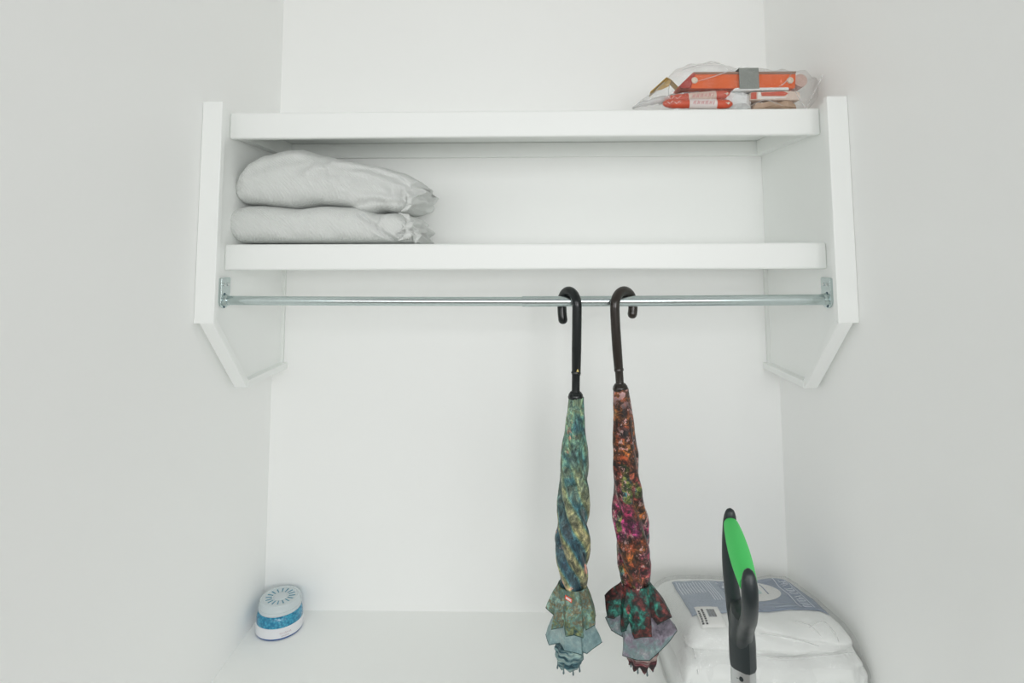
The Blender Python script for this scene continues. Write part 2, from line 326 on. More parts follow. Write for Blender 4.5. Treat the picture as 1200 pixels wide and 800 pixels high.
def umbrella(label, top, rows, hookvec, R, hr, tiplen, neck, ruff1, ruff2, bundle, mats, twist, seed, shaftpts):
    """rows: (py, xl, xr) canopy outline in photo pixels on the plane YU; everything becomes metres there"""
    YU = YR - hookvec[1]/2 - 0.001
    rng_ = random.Random(seed)
    apex_z = sag(U(top, 340, YR).x) + (RB if U(top, 340, YR).x > xj else RS) + hr + 0.0003
    root = thing('umbrella', label, 'umbrella', (U(top, 350, YU).x, YU, apex_z))
    mh, mc, m1, m2, mb, mu = mats
    # handle: shaft up, half circle over the rod, short drop behind it
    sh = [U(x, y, YU) for x, y in shaftpts]
    S0 = Vector((U(shaftpts[0][0], shaftpts[0][1], YU).x, YU, apex_z-R)); e = Vector((hookvec[0], hookvec[1], 0)); L_ = e.length; eh = e/L_
    path = [p for p in reversed(sh)]
    path = path + [S0 + Vector((0, 0, -0.002))]
    for i in range(0, 17):
        a = PI*i/16; path.append(S0 + eh*(R*(1-math.cos(a)))*(L_/(2*R)) + Vector((0, 0, R*math.sin(a))))
    endp = S0+e
    for k in range(1, 5): path.append(endp+Vector((0, 0, -tiplen*k/4))+eh*(-0.003*(k/4)**2))
    rad = [hr]*len(path); rad[0] = hr*0.92
    # rounded tip
    last = path[-1]
    for dz, rr in ((0.003, 0.9), (0.0055, 0.68), (0.007, 0.35), (0.0074, 0.05)): path.append(last+Vector((0, 0, -dz))); rad.append(hr*rr)
    h = tube_obj('handle', path, rad, mh, root, n=20)
    # neck (thinner) and flared collar
    (nx0, ny0), (nx1, ny1), (nx2, ny2) = neck
    a, b, c = U(nx0, ny0, YU), U(nx1, ny1, YU), U(nx2, ny2, YU)
    nk = tube_obj('neck', [a+(a-b).normalized()*0.004, a, a+(b-a)*0.05, a+(b-a)*0.9, b], [hr*0.9, hr*1.02, hr*0.84, hr*0.84, hr*0.9], mh, root, n=20)
    px = (U(101, 300, YU)-U(100, 300, YU)).length
    tube_obj('collar', [b+(b-c)*0.08, b, b+(c-b)*0.35, b+(c-b)*0.75, c], [hr*0.95, hr*1.12, hr*1.45, hr*1.6, hr*1.5], mh, root, n=20)
    # canopy: twisted folded cloth
    n = 72; rings = []; fold = []; tab_l = [(r[0], r[1]) for r in rows]; tab_r = [(r[0], r[2]) for r in rows]
    y0, y1 = rows[0][0], rows[-1][0]; NR = 80
    for i in range(NR+1):
        py = y0+(y1-y0)*i/NR; xl = interp(tab_l, py); xr = interp(tab_r, py); cL, cR = U(xl, py, YU), U(xr, py, YU)
        c_ = (cL+cR)/2; rr = (cR-cL).length/2; t = i/NR; ring = []
        amp = 0.03+0.24*min(1, t*1.4); tt = max(0, t-0.30)**1.15
        for j in range(n):
            th_ = 2*PI*j/n; ph = 4*th_ - twist*tt*4 - 1.2*t + 0.5*math.sin(th_+4*t+seed)
            fd = (0.5+0.5*math.cos(ph)); sharp = fd**0.6
            q_ = Vector((math.cos(th_)*2, math.sin(th_)*2, t*9+seed*3.1))
            wob = noise.noise(q_)*0.09*min(1, t*3) + noise.noise(q_*2.7)*0.04
            k = (1-amp)+amp*1.25*sharp+wob
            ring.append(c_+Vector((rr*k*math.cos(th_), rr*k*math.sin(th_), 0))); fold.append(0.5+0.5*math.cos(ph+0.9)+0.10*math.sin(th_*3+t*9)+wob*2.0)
        rings.append(ring)
    v, f = loft(rings); cn = mesh_obj('canopy', v, f, mc, root, smooth=True)
    # keep the print anchored to the top of the umbrella
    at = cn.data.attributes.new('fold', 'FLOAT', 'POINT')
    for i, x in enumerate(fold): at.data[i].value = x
    # ruffles: pleated skirts with straight-edged panels between corner points
    def skirt(nm, neckrow, pts, m, parent, thick=0.0006, bulge=0.25):
        ny, ncx, nrad = neckrow; C0 = U(ncx, ny, YU); pr = nrad*px
        K = len(pts); seg = 7; rowsN = 9; rg = []
        outer = []
        for i in range(K):
            (d0, r0_, y0_), (d1, r1_, y1_) = pts[i], pts[(i+1) % K]
            if d1 < d0: d1 += 360
            a0, a1 = math.radians(d0), math.radians(d1)
            A = U(ncx, y0_, YU)+Vector((math.cos(a0), math.sin(a0), 0))*r0_*px
            B = U(ncx, y1_, YU)+Vector((math.cos(a1), math.sin(a1), 0))*r1_*px
            for j in range(seg): outer.append(A.lerp(B, j/seg))
        no = len(outer)
        for r_ in range(rowsN+1):
            t = r_/rowsN; ring = []
            for j, o_ in enumerate(outer):
                dxy = Vector((o_.x-C0.x, o_.y-C0.y, 0)); inn = C0+dxy.normalized()*pr
                p_ = inn.lerp(o_, t); p_ += Vector((dxy.x, dxy.y, 0)).normalized()*bulge*0.012*math.sin(PI*t)
                p_ += Vector((noise.noise(p_*60), noise.noise(p_*60+Vector((9, 0, 0))), 0))*0.0018*t
                ring.append(p_)
            rg.append(ring)
        v, f = loft(rg, cap=False); o = mesh_obj(nm, v, f, m, parent); solid(o, thick, 0)
        hem = rg[-1]+[rg[-1][0]]
        vv, ff = tube(hem, 0.0007, 5); hm = mesh_obj('hem', vv, ff, mu, o)
        return o
    skirt('upper_ruffle', *ruff1, m1, root)
    skirt('lower_ruffle', *ruff2, m2, root)
    # gathered lower end with rib tips
    rings = []; y0, y1 = bundle[0][0], bundle[-1][0]; nb = 48
    for i in range(25):
        py = y0+(y1-y0)*i/24; xl = interp([(r[0], r[1]) for r in bundle], py); xr = interp([(r[0], r[2]) for r in bundle], py)
        cL, cR = U(xl, py, YU), U(xr, py, YU); c_ = (cL+cR)/2; rr = (cR-cL).length/2
        rings.append([c_+Vector((math.cos(2*PI*j/nb), math.sin(2*PI*j/nb), 0))*rr*(0.93+0.09*math.cos(8*2*PI*j/nb/1.0+i*0.35+seed)+0.05*math.sin(i*1.3+2*PI*j/nb*2)) + Vector((0, 0, -0.004*math.cos(8*2*PI*j/nb)*(i/24)**4)) for j in range(nb)])
    v, f = loft(rings); bo = mesh_obj('gathered_end', v, f, mb, root, smooth=True)
    last = rings[-1]; bc = sum(last, Vector())/len(last)
    for k in range(8):
        p_ = last[int((k+0.35)*nb/8) % nb]; d_ = (p_-bc)*0.9
        q_ = bc+d_+Vector((0, 0, 0.006)); ln = 0.010+0.006*rng_.random()
        tube_obj('rib_tip', [q_, q_+Vector((0, 0, -ln*0.6))+d_*0.05, q_+Vector((0, 0, -ln))+d_*0.08, q_+Vector((0, 0, -ln-0.002))+d_*0.08], [0.0016, 0.0011, 0.0017, 0.0008], RIBTIP, root, n=8)
    # strap round the neck of the canopy
    (sy0, sxl0, sxr0), (sy1, sxl1, sxr1) = rows[-1][0:3], (rows[-1][0]+9, rows[-1][1]-1.5, rows[-1][2]+1.5)
    rg = []
    for py, xl, xr in ((sy0-5, sxl0, sxr0), (sy0, sxl0, sxr0), (sy1, sxl1, sxr1)):
        cL, cR = U(xl, py, YU), U(xr, py, YU); c_ = (cL+cR)/2; rr = (cR-cL).length/2+0.0016
        rg.append([c_+Vector((math.cos(2*PI*j/40), math.sin(2*PI*j/40), 0))*rr for j in range(40)])
    v, f = loft(rg, cap=False); st = mesh_obj('strap', v, f, m1, root, smooth=True); solid(st, 0.001, 0)
    return root, h, YU, px

LILY = fabric('pond_print_cloth', 'lily'); GARD = fabric('garden_print_cloth', 'garden')
L1 = cloth2('pond_ruffle_cloth', [(0.34, (0.02, 0.07, 0.08)), (0.43, (0.16, 0.18, 0.07)), (0.49, (0.12, 0.24, 0.21)), (0.55, (0.18, 0.14, 0.07)), (0.60, (0.15, 0.28, 0.25)), (0.68, (0.34, 0.40, 0.32))], 32, fine=0.45)
L2 = cloth2('pond_lining_cloth', [(0.3, (0.10, 0.20, 0.22)), (0.5, (0.22, 0.33, 0.34)), (0.7, (0.36, 0.44, 0.42))], 30, fine=0.15)
L3 = cloth2('pond_hem_cloth', [(0.40, (0.01, 0.045, 0.06)), (0.47, (0.04, 0.12, 0.15)), (0.53, (0.22, 0.33, 0.33)), (0.7, (0.34, 0.42, 0.38))], 40, (0.35, 0.35, 2.4), fine=0.3)
G1 = cloth2('garden_ruffle_cloth', [(0.38, (0.02, 0.008, 0.010)), (0.46, (0.12, 0.020, 0.018)), (0.50, (0.03, 0.02, 0.02)), (0.55, (0.015, 0.10, 0.08)), (0.62, (0.02, 0.17, 0.13)), (0.68, (0.26, 0.05, 0.03)), (0.74, (0.45, 0.14, 0.22))], 30, fine=0.9)
G2 = cloth2('garden_lining_cloth', [(0.3, (0.07, 0.06, 0.08)), (0.45, (0.22, 0.19, 0.24)), (0.55, (0.18, 0.27, 0.27)), (0.7, (0.33, 0.28, 0.32))], 30, fine=0.25)
G3 = cloth2('garden_hem_cloth', [(0.40, (0.02, 0.008, 0.010)), (0.47, (0.14, 0.025, 0.035)), (0.54, (0.25, 0.18, 0.17)), (0.7, (0.38, 0.32, 0.30))], 40, (0.35, 0.35, 2.4), fine=0.4)
EDG1 = mat('dark_teal_edging', (0.012, 0.06, 0.06), 0.6); EDG2 = mat('dark_green_edging', (0.01, 0.035, 0.03), 0.6)

rowsA = [(465, 666.3, 684), (480, 665, 684.6), (500, 662.3, 685.5), (530, 657.3, 688.5), (560, 655.5, 690.3), (600, 653, 690.5), (625, 651.5, 691.2), (645, 652, 691), (662, 653, 690.5), (675, 655, 688.5), (684, 656.5, 687), (689, 656.5, 686.5)]
r1A = ((684, 670.5, 15), [(0, 25, 720), (28, 19, 718), (55, 27, 724), (90, 19, 720), (125, 28, 726), (160, 20, 722), (180, 28, 712), (200, 19, 718), (218, 29, 725), (236, 18, 724), (250, 25, 729), (270, 23, 728), (292, 25, 731), (302, 19, 728), (325, 28, 721)])
r2A = ((712, 670.5, 15), [(0, 27, 742), (40, 20, 740), (75, 27, 746), (110, 19, 742), (150, 25, 744), (182, 28, 743), (204, 28, 748), (222, 19, 744), (246, 23, 747), (268, 22, 748), (290, 24, 751), (296, 21, 750), (302, 25, 750), (336, 33, 742), (350, 25, 741)])
buA = [(726, 651, 688), (748, 650.5, 685), (765, 650.5, 684), (776, 652, 682)]
ua, hA, YA, pxa = umbrella('teal and green pond-print umbrella with glossy black crook handle hanging on the rod', 675.5, rowsA, (-0.0245, 0.042), 0.0243, 0.0086, 0.030,
    ((675, 437), (674.6, 459), (674.6, 467)), r1A, r2A, buA, (HBLACK, LILY, L1, L2, L3, EDG1), 6.5, 1,
    [(676.2, 362), (676, 380), (675.6, 410), (675.2, 439)])
pt = U(677, 434, YA-0.0088); s_ = 0.0022
mesh_obj('gold_mark', [pt+Vector((-s_, 0, -s_)), pt+Vector((s_, 0, -s_)), pt+Vector((0, 0, s_*1.3)), pt+Vector((-s_, 0.003, -s_)), pt+Vector((s_, 0.003, -s_)), pt+Vector((0, 0.003, s_*1.3))], [(0, 1, 2), (3, 5, 4), (0, 3, 4, 1), (1, 4, 5, 2), (2, 5, 3, 0)], GOLD, hA)
rt = bpy.data.objects['strap']
tg = [U(662.5, 697, YA-0.028), U(670.5, 702, YA-0.028), U(670, 706.5, YA-0.030), U(662, 701.5, YA-0.030)]
tagm = mesh_obj('woven_tag', tg+[p+Vector((0, 0.0012, 0)) for p in tg], [(0, 1, 2, 3), (7, 6, 5, 4), (0, 4, 5, 1), (1, 5, 6, 2), (2, 6, 7, 3), (3, 7, 4, 0)], REDTAG, rt)
for k in (0.35, 0.65):
    a, b = tg[0].lerp(tg[3], k), tg[1].lerp(tg[2], k); a, b = a.lerp(b, 0.12), a.lerp(b, 0.88); dz = Vector((0, 0, 0.0006)); dy = Vector((0, -0.0004, 0)); dk = Vector((0, 0.0006, 0))
    mesh_obj('tag_stripe', [a-dz+dy, b-dz+dy, b+dz+dy, a+dz+dy, a-dz+dk, b-dz+dk, b+dz+dk, a+dz+dk], [(0, 1, 2, 3), (7, 6, 5, 4), (0, 4, 5, 1), (2, 6, 7, 3), (1, 5, 6, 2), (3, 7, 4, 0)], WHITETAG, tagm)

rowsB = [(455, 719, 736.5), (470, 718.7, 739), (500, 718.6, 743.3), (540, 718.3, 748.5), (580, 719, 752.7), (610, 719, 759), (634, 721, 761.8), (660, 724.5, 761.8), (675, 727.8, 760.5), (682, 729.5, 760), (686, 729.5, 760)]
r1B = ((682, 745.5, 15), [(0, 35, 714), (22, 22, 712), (48, 32, 722), (80, 21, 718), (112, 32, 722), (150, 22, 714), (176, 34, 699), (196, 33, 718), (208, 21, 719), (226, 27, 727), (240, 18, 726), (256, 24, 732), (278, 22, 731), (300, 25, 731), (312, 18, 727), (338, 37, 713)])
r2B = ((706, 747, 15), [(0, 39, 731), (30, 24, 734), (60, 30, 748), (95, 21, 744), (130, 30, 748), (162, 24, 736), (184, 35, 722), (206, 33, 729), (214, 21, 738), (228, 29, 752), (256, 22, 757), (290, 24, 757), (320, 28, 748), (344, 41, 731)])
buB = [(722, 731, 773), (748, 733.5, 772.5), (764, 734, 771), (776, 736.5, 768)]
ub, hB, YB, pxb = umbrella('dark multicolour garden-print umbrella with brown crook handle hanging on the rod', 721, rowsB, (0.040, 0.042), 0.0265, 0.0086, 0.018,
    ((725.3, 433.5), (726.4, 449.5), (727.2, 457)), r1B, r2B, buB, (HBROWN, GARD, G1, G2, G3, EDG2), 4.5, 4,
    [(720.6, 366), (721.5, 385), (723.2, 410), (725.2, 435)])

# ------------------------------------------------------------------ folded sheets on the lower shelf
def sheet_mat(name, col):
    m = mat(name, col, 0.85, spec=0.15, sheen=0.2)
    nt = m.node_tree; N = nt.nodes.new; L = nt.links.new; b = nt.nodes['Principled BSDF']
    tc = N('ShaderNodeTexCoord'); w = N('ShaderNodeTexWave'); w.wave_type = 'BANDS'; w.bands_direction = 'DIAGONAL'
    w.inputs['Scale'].default_value = 95; w.inputs['Distortion'].default_value = 4.0; w.inputs['Detail'].default_value = 2; w.inputs['Detail Scale'].default_value = 2
    L(tc.outputs['Object'], w.inputs['Vector']); bp = N('ShaderNodeBump'); bp.inputs['Strength'].default_value = 0.55; bp.inputs['Distance'].default_value = 0.0012
    L(w.outputs['Fac'], bp.inputs['Height']); L(bp.outputs[0], b.inputs['Normal']); return m
SHEET = sheet_mat('textured_white_cotton', (0.74, 0.755, 0.74))
def seg_dist(p, a, b):
    ab = (b[0]-a[0], b[1]-a[1]); t = ((p[0]-a[0])*ab[0]+(p[1]-a[1])*ab[1])/(ab[0]**2+ab[1]**2+1e-9); t = max(0, min(1, t))
    return math.hypot(p[0]-a[0]-ab[0]*t, p[1]-a[1]-ab[1]*t), t
def folded(name, label, top, bot, xl, xr, yf, yb, creases, floor_z, seed, expo=0.5, amp=0.0048):
    Yc = yf+0.02; NX, NS = 150, 84; rings = []
    px = (U(101, 300, Yc)-U(100, 300, Yc)).length
    for i in range(NX+1):
        t = i/NX; t = 0.5-0.5*math.cos(PI*t)*(0.75+0.25*abs(math.cos(PI*t)))
        x = xl+(xr-xl)*t; zT = U(x, interp(top, x), Yc).z; zB = max(floor_z, U(x, interp(bot, x), Yc).z); X = U(x, 250, Yc).x
        ed = min(x-xl, xr-x)*px; sc = min(1, math.sqrt(max(1e-3, 1-(1-min(1, ed/0.035))**2)))
        a = (yb-yf)/2*(0.74+0.26*sc); yc = (yf+yb)/2; b = max((zT-zB)/2, 0.0008); zc = (zT+zB)/2; ring = []
        for j in range(NS):
            th_ = 2*PI*j/NS; c, s = math.cos(th_), math.sin(th_)
            y = yc+a*math.copysign(abs(c)**expo, c); z = zc+b*math.copysign(abs(s)**(expo*1.25), s)
            p = Vector((X, y, z))
            front = max(0, -c)
            py = interp(top, x)+(zT-z)/px
            d = 0
            for pts, dep, wd_ in creases:
                best = min(seg_dist((x, py), pts[k], pts[k+1])[0] for k in range(len(pts)-1))
                d += 1.7*dep*math.exp(-(best/wd_)**2) - 0.6*dep*math.exp(-((best-2.2*wd_)/(1.3*wd_))**2)
            nn = noise.noise(p*22+Vector((seed, 0, 0)))*amp+noise.noise(p*60+Vector((0, seed, 0)))*amp*0.35
            p.y += (d*min(1, front*2.5)+nn*front)*min(1, ed/0.01+0.15)
            if s > 0.05: p.z += min(0, nn)*s*0.6
            ee = max(0, 1-(xr-x)*px/0.03)
            if ee > 0:
                p.x += ee*(0.006*math.sin(z*260+2.2*math.sin(y*34+seed))+0.010*noise.noise(Vector((y*26, z*75, seed))))
                p.y += ee*front*0.006*math.sin(z*310+seed)
            if p.z < floor_z+0.0006: p.z = floor_z+0.0006
            ring.append(p)
        rings.append(ring)
    v, f = loft(rings); o = mesh_obj(name, v, f, SHEET, smooth=True, origin=(U((xl+xr)/2, 250, Yc).x, (yf+yb)/2, min(p.z for p in v)))
    return tag(o, label, 'bedding')
topL = [(265, 260), (267, 249), (272, 243), (285, 239.5), (300, 239), (345, 243), (375, 239.5), (415, 241), (440, 249), (462, 247), (478, 252), (486, 262), (488.5, 272)]
botL = [(265, 262), (266, 270), (275, 280), (281, 285.3), (488, 285.3)]
lowS = folded('folded_sheet', 'grey-white textured sheet, lower one of the folded pair on the shelf', topL, botL, 265, 488.5, -0.262, -0.03,
    [([(425, 252), (445, 268), (462, 280), (470, 286)], 0.006, 2.2), ([(300, 245), (330, 258), (345, 275)], 0.002, 5), ([(448, 250), (443, 262)], 0.004, 2.5), ([(470, 275), (486, 270)], 0.006, 2), ([(380, 262), (400, 280)], 0.002, 5)], zLow1, 2.0)
topU = [(274.5, 222), (276, 209), (283, 196), (292, 186), (306, 178), (330, 172), (345, 171), (372, 178.5), (400, 184.5), (440, 192), (470, 200), (486, 209), (494, 219)]
botU = [(274.5, 224), (276, 233), (281, 238.5), (300, 239.2), (320, 241.5), (338, 243.5), (350, 242), (370, 239), (390, 240.2), (405, 242), (418, 249), (432, 250.5), (447, 246.5), (463, 249), (476, 248), (486, 243.5), (491.5, 233), (494, 222)]
upS = folded('folded_sheet', 'grey-white textured sheet, thicker top one of the folded pair on the shelf', topU, botU, 274.5, 494, -0.262, -0.02,
    [([(372, 206), (400, 204), (430, 210), (455, 224)], 0.006, 4.0), ([(400, 214), (430, 222), (462, 229), (472, 227)], 0.006, 3.5), ([(395, 197), (430, 199), (465, 209), (482, 220)], 0.006, 3.5), ([(480, 232), (494, 222)], 0.010, 2.0),
     ([(300, 200), (340, 188), (380, 192)], 0.003, 6), ([(345, 205), (365, 196)], 0.003, 3), ([(410, 242), (440, 236), (470, 238)], 0.004, 3), ([(470, 228), (474, 246)], 0.004, 3)], zLow1, 5.0)
# gathered elastic corners that spill at the right-hand end
def frill(name, parent, pts, Yc, width, waves, amp, seed):
    """gathered ribbon of cloth: waves of loose edge along a path"""
    P = smooth_path([U(x, y, Yc+dy) for x, y, dy in pts], 14); n = len(P); K = 7; vs_ = []; fs = []
    for i, p in enumerate(P):
        t = i/(n-1); e_ = math.sin(PI*(0.08+0.84*t)); ph = t*waves*2*PI+seed
        for k in range(K):
            q_ = k/(K-1); off = Vector((width*q_*e_*(0.75+0.25*math.sin(ph*0.5)), -amp*math.sin(ph)*(0.25+q_)*e_-0.004*math.sin(PI*q_), amp*0.55*math.cos(ph)*q_*e_))
            v_ = p+off; v_.z = max(v_.z, zLow1+0.0012); vs_.append(v_)
    for i in range(n-1):
        for k in range(K-1): a = i*K+k; fs.append((a, a+1, a+K+1, a+K))
    o = mesh_obj(name, vs_, fs, SHEET, parent, smooth=True); solid(o, 0.0018, 0); return o
frill('elastic_edge', upS, [(473, 225, -0.012), (477, 233, -0.014), (476, 241, -0.012), (470, 247.5, -0.008)], -0.252, 0.018, 2.6, 0.005, 1)
frill('elastic_edge', lowS, [(467, 249.5, -0.012), (475, 255, -0.014), (476, 263, -0.014), (470, 269, -0.012)], -0.252, 0.020, 2.4, 0.0055, 3)
frill('elastic_edge', lowS, [(470, 262, -0.010), (475, 268, -0.014), (473, 276, -0.014), (466, 282, -0.012)], -0.250, 0.019, 2.2, 0.005, 5)
frill('loose_corner', lowS, [(478, 270, -0.004), (482, 275, -0.004), (484, 280, -0.002), (486, 284, 0.0)], -0.245, 0.022, 1.2, 0.004, 2)

# ------------------------------------------------------------------ bag of party bits on the upper shelf
Z1 = zTop1; YB0 = -0.255
def W(x, y, Y=YB0): return U(x, y, Y)
pxs = (W(851, 110)-W(850, 110)).length
ORANGE = mat('orange_enamel', (0.80, 0.13, 0.015), 0.4, var=0.12, bscale=30); DKRED = mat('dark_red_enamel', (0.42, 0.035, 0.02), 0.45)
GREYBAND = mat('grey_elastic_band', (0.26, 0.28, 0.26), 0.8, bump=0.3, bscale=300); BROWN = mat('brown_edge', (0.30, 0.16, 0.10), 0.6)
RIVET = mat('cream_rivet', (0.80, 0.70, 0.58), 0.35); BRASS = mat('brass_card', (0.46, 0.29, 0.07), 0.4, metal=0.4, var=0.15)
PINK = mat('pale_pink_roll', (0.66, 0.47, 0.42), 0.7, var=0.12, bscale=80); WHITEP = mat('white_paper', (0.80, 0.82, 0.82), 0.6, bump=0.2, bscale=60)
TAN = mat('tan_wrapper', (0.52, 0.36, 0.25), 0.45, var=0.25, bscale=60, bump=0.6); REDW = mat('red_wrapper', (0.62, 0.10, 0.05), 0.35, var=0.2, bscale=60, bump=0.3)
LABEL = mat('cream_label', (0.72, 0.60, 0.52), 0.5, var=0.1, bscale=80); STROKE = mat('white_print', (0.85, 0.82, 0.78), 0.5); PINKPR = mat('red_print', (0.60, 0.14, 0.16), 0.5)
oz = W(860, 102.5).z
case = thing('folding_case', 'orange folding case with cream rivets and grey elastic band in the clear bag', 'case', (W(865, 103).x, YB0+0.03, oz))
pl = [W(796, 100.5), W(800, 102.8), W(933, 102.8), W(934, 84), (W(934, 83)), W(813, 84)]
body = prism('body', [(p.x, p.z) for p in pl], 'y', YB0+0.004, YB0+0.052, ORANGE, case, bev=0.002)
pl = [W(796, 100.5), W(800, 102.8), W(810, 102.8), W(816, 84.3), W(813, 84.3)]
prism('end_cap', [(p.x, p.z) for p in pl], 'y', YB0+0.0015, YB0+0.0535, DKRED, case, bev=0.002)
pl = [W(813, 83.8), W(812, 86.5), W(933, 86.2), W(934, 83)]
prism('top_edge', [(p.x, p.z) for p in pl], 'y', YB0+0.002, YB0+0.054, BROWN, case, bev=0.0012)
for x, y in ((813.5, 94.5), (925.5, 94.5)):
    lathe('rivet', W(x, y, YB0+0.0045), [(0, 0), (0.0062, 0), (0.0062, 0.003), (0.005, 0.0045), (0.003, 0.0045), (0.0024, 0.003), (0, 0.003)], RIVET, case, n=20, axis=(0, -1, 0))
bz0, bz1 = W(877, 103.6).z, W(877, 80.5).z
bd = []
for (x, xx) in ((866, 889),):
    a, b = W(866, 92).x, W(889, 92).x
    rg = [[(t_, YB0-0.001, bz0), (t_, YB0+0.057, bz0), (t_, YB0+0.057, bz1), (t_, YB0-0.001, bz1)] for t_ in (a, b)]
    v, f = loft([[Vector(p) for p in r] for r in rg], cap=False); solid(mesh_obj('elastic_band', v, f, GREYBAND, case), 0.0014, 1)
roll = thing('paper_roll', 'pale pink rolled paper at the end of the orange case', 'paper roll', (W(942, 92).x, YB0+0.03, W(942, 103).z))
cx = W(942, 93)
tube_obj('roll_body', [(cx.x-0.003, YB0+0.006+k*0.012, cx.z) for k in range(5)], [0.0125, 0.0135, 0.0135, 0.0135, 0.013], PINK, roll, n=20)
sp = [(cx.x-0.003+0.0022*k*0.22*math.cos(k*0.6), YB0+0.005, cx.z+0.0022*k*0.22*math.sin(k*0.6)) for k in range(4, 25)]
tube_obj('rolled_edge', sp, 0.0006, LABEL, roll, n=6)
# strip and papers under the case
st = W(892, 103.2)
tag(prism('white_strip', [(p.x, p.z) for p in (W(858, 106.3), W(862, 103), W(924, 102.3), W(924.5, 105.6))], 'y', YB0-0.001, YB0+0.02, mat('white_plastic', (0.82, 0.83, 0.82), 0.3), bev=0.0008, origin=W(890, 105)),
    'thin white plastic strip lying under the orange case', 'strip')
def crumple(name, label, pts_px, y0, y1, m, seed, cat, amp=0.004):
    """soft packet: outline (x,y px) loft through depth with crinkles"""
    o_ = [W(x, y) for x, y in pts_px]; n = len(o_); c = sum(o_, Vector())/n; dense = []
    for i in range(n):
        for k in range(5): dense.append(o_[i].lerp(o_[(i+1) % n], k/5))
    rg = []
    for i in range(9):
        t = i/8; sc = 0.25+0.75*math.sin(PI*(0.12+0.76*t))**0.4 if 0 < i < 8 else 0.5
        y = y0+(y1-y0)*t; ring = []
        for p in dense:
            q_ = c+(p-c)*sc; q_ = Vector((q_.x, y, q_.z)); q_ += Vector((noise.noise(q_*50+Vector((seed, 0, 0))), noise.noise(q_*90), noise.noise(q_*75+Vector((0, 0, seed)))))*amp
            q_.z = max(q_.z, Z1+0.0006); ring.append(q_)
        rg.append(ring)
    v, f = loft(rg); o = mesh_obj(name, v, f, m, origin=(c.x, (y0+y1)/2, min(p.z for p in v)))
    return tag(o, label, cat)
crumple('crumpled_paper', 'white crumpled paper between the red wrapped sticks and tan packet', [(852, 127.5), (852, 112), (856, 105.5), (872, 106), (884, 110), (884, 127.5)], YB0+0.002, YB0+0.05, WHITEP, 2, 'paper')
crumple('tissue_paper', 'white tissue paper tucked under the left tip of the orange case', [(778, 115), (783, 107), (800, 104.5), (826, 103.5), (850, 104), (852, 108), (820, 112)], YB0+0.02, YB0+0.06, WHITEP, 4, 'paper', 0.003)
pk = crumple('tan_packet', 'tan crinkled packet lying on the shelf below the red packet', [(880, 127.5), (886, 119), (905, 116.5), (934, 117), (939, 127.5)], YB0+0.0, YB0+0.055, TAN, 6, 'packet', 0.005)
rp = thing('red_packet', 'red and white printed packet on top of the tan packet', 'packet', (W(908, 117).x, YB0+0.02, W(908, 117).z))
prism('packet_body', [(p.x, p.z) for p in (W(879, 117), W(880, 107.5), W(927, 106), W(938, 107.5), W(938, 117))], 'y', YB0+0.001, YB0+0.045, LABEL, rp, bev=0.002)
prism('red_print', [(p.x, p.z) for p in (W(893, 112.3), W(892, 108.3), W(918, 107), W(924, 109.5), W(919, 112.3))], 'y', YB0-0.0002, YB0+0.002, REDW, rp)
prism('red_print', [(p.x, p.z) for p in (W(880, 116), W(880.5, 108.5), W(886.5, 108), W(886.5, 116))], 'y', YB0-0.0002, YB0+0.002, REDW, rp)
prism('white_print', [(p.x, p.z) for p in (W(888, 116), W(888.5, 108), W(891, 108), W(892, 113.2), W(922, 113.2), W(921, 115))], 'y', YB0-0.0001, YB0+0.002, STROKE, rp)
def stick(label, xa, ya, xb, yb, r_px, la, lb, Yc, labm, seed):
    rnd = random.Random(seed); A, B = W(xa, ya, Yc), W(xb, yb, Yc); r = r_px*pxs; d = (B-A); 
    t = thing('wrapped_stick', label, 'wrapped stick', ((A+B)/2-Vector((0, 0, r))), 'wrapped sticks in the clear bag')
    n = 22; P = [A.lerp(B, i/n) for i in range(n+1)]
    rad = [r*min(1, 0.35+math.sqrt(min(1, min(i, n-i)/2.2))*0.65)*(1+0.05*math.sin(i*2.1+seed)) for i in range(n+1)]
    tube_obj('wrapper', P, rad, REDW, t, n=18)
    a, b = A.lerp(B, (la-xa)/(xb-xa)), A.lerp(B, (lb-xa)/(xb-xa))
    lw_ = tube_obj('paper_label', [a, a.lerp(b, 0.5), b], r*1.07, labm, t, n=20)
    # rows of small print strokes along the label and gleams of print on the wrapper
    N_ = 11
    for k in range(N_):
        c = a.lerp(b, 0.1+0.8*(k+0.5)/N_); hgt = r*(0.35+0.3*rnd.random())
        p0 = c+Vector((-0.0008, -r*1.09, -hgt*0.6)); p1 = c+Vector((0.0010, -r*1.09, hgt*0.8))
        tube_obj('print_stroke', [p0, (p0+p1)/2+Vector((0.0008*(-1)**k, 0, 0)), p1], 0.0005, PINKPR, lw_, n=5)
    for k in range(5):
        c = (A.lerp(B, 0.06+0.05*k) if k < 4 else A.lerp(B, 0.9)); p0 = c+Vector((-0.002, -r*1.02, r*0.1*(-1)**k)); p1 = c+Vector((0.003, -r*1.02, r*0.35*(-1)**(k+1)))
        tube_obj('print_stroke', [p0, (p0+p1)/2+Vector((0, -0.0003, 0.001)), p1], 0.0005, STROKE, t, n=5)
    lathe('metal_stud', (B if False else B.lerp(A, 0.07))+Vector((0, -r*0.95, 0)), [(0, 0), (0.0022, 0), (0.0016, 0.0014), (0, 0.0018)], RIVET, t, n=12, axis=(0, -1, 0))
    return t
stick('red wrapped stick with a cream label lying on the upper shelf', 777, 121.3, 858, 122, 5.6, 807, 839, YB0-0.006+0.004, mat('white_label', (0.76, 0.70, 0.68), 0.5), 1)
stick('red wrapped stick with a beige label resting across the lower stick', 779, 117, 856, 110.3, 5.4, 806, 838, YB0+0.012, LABEL, 5)
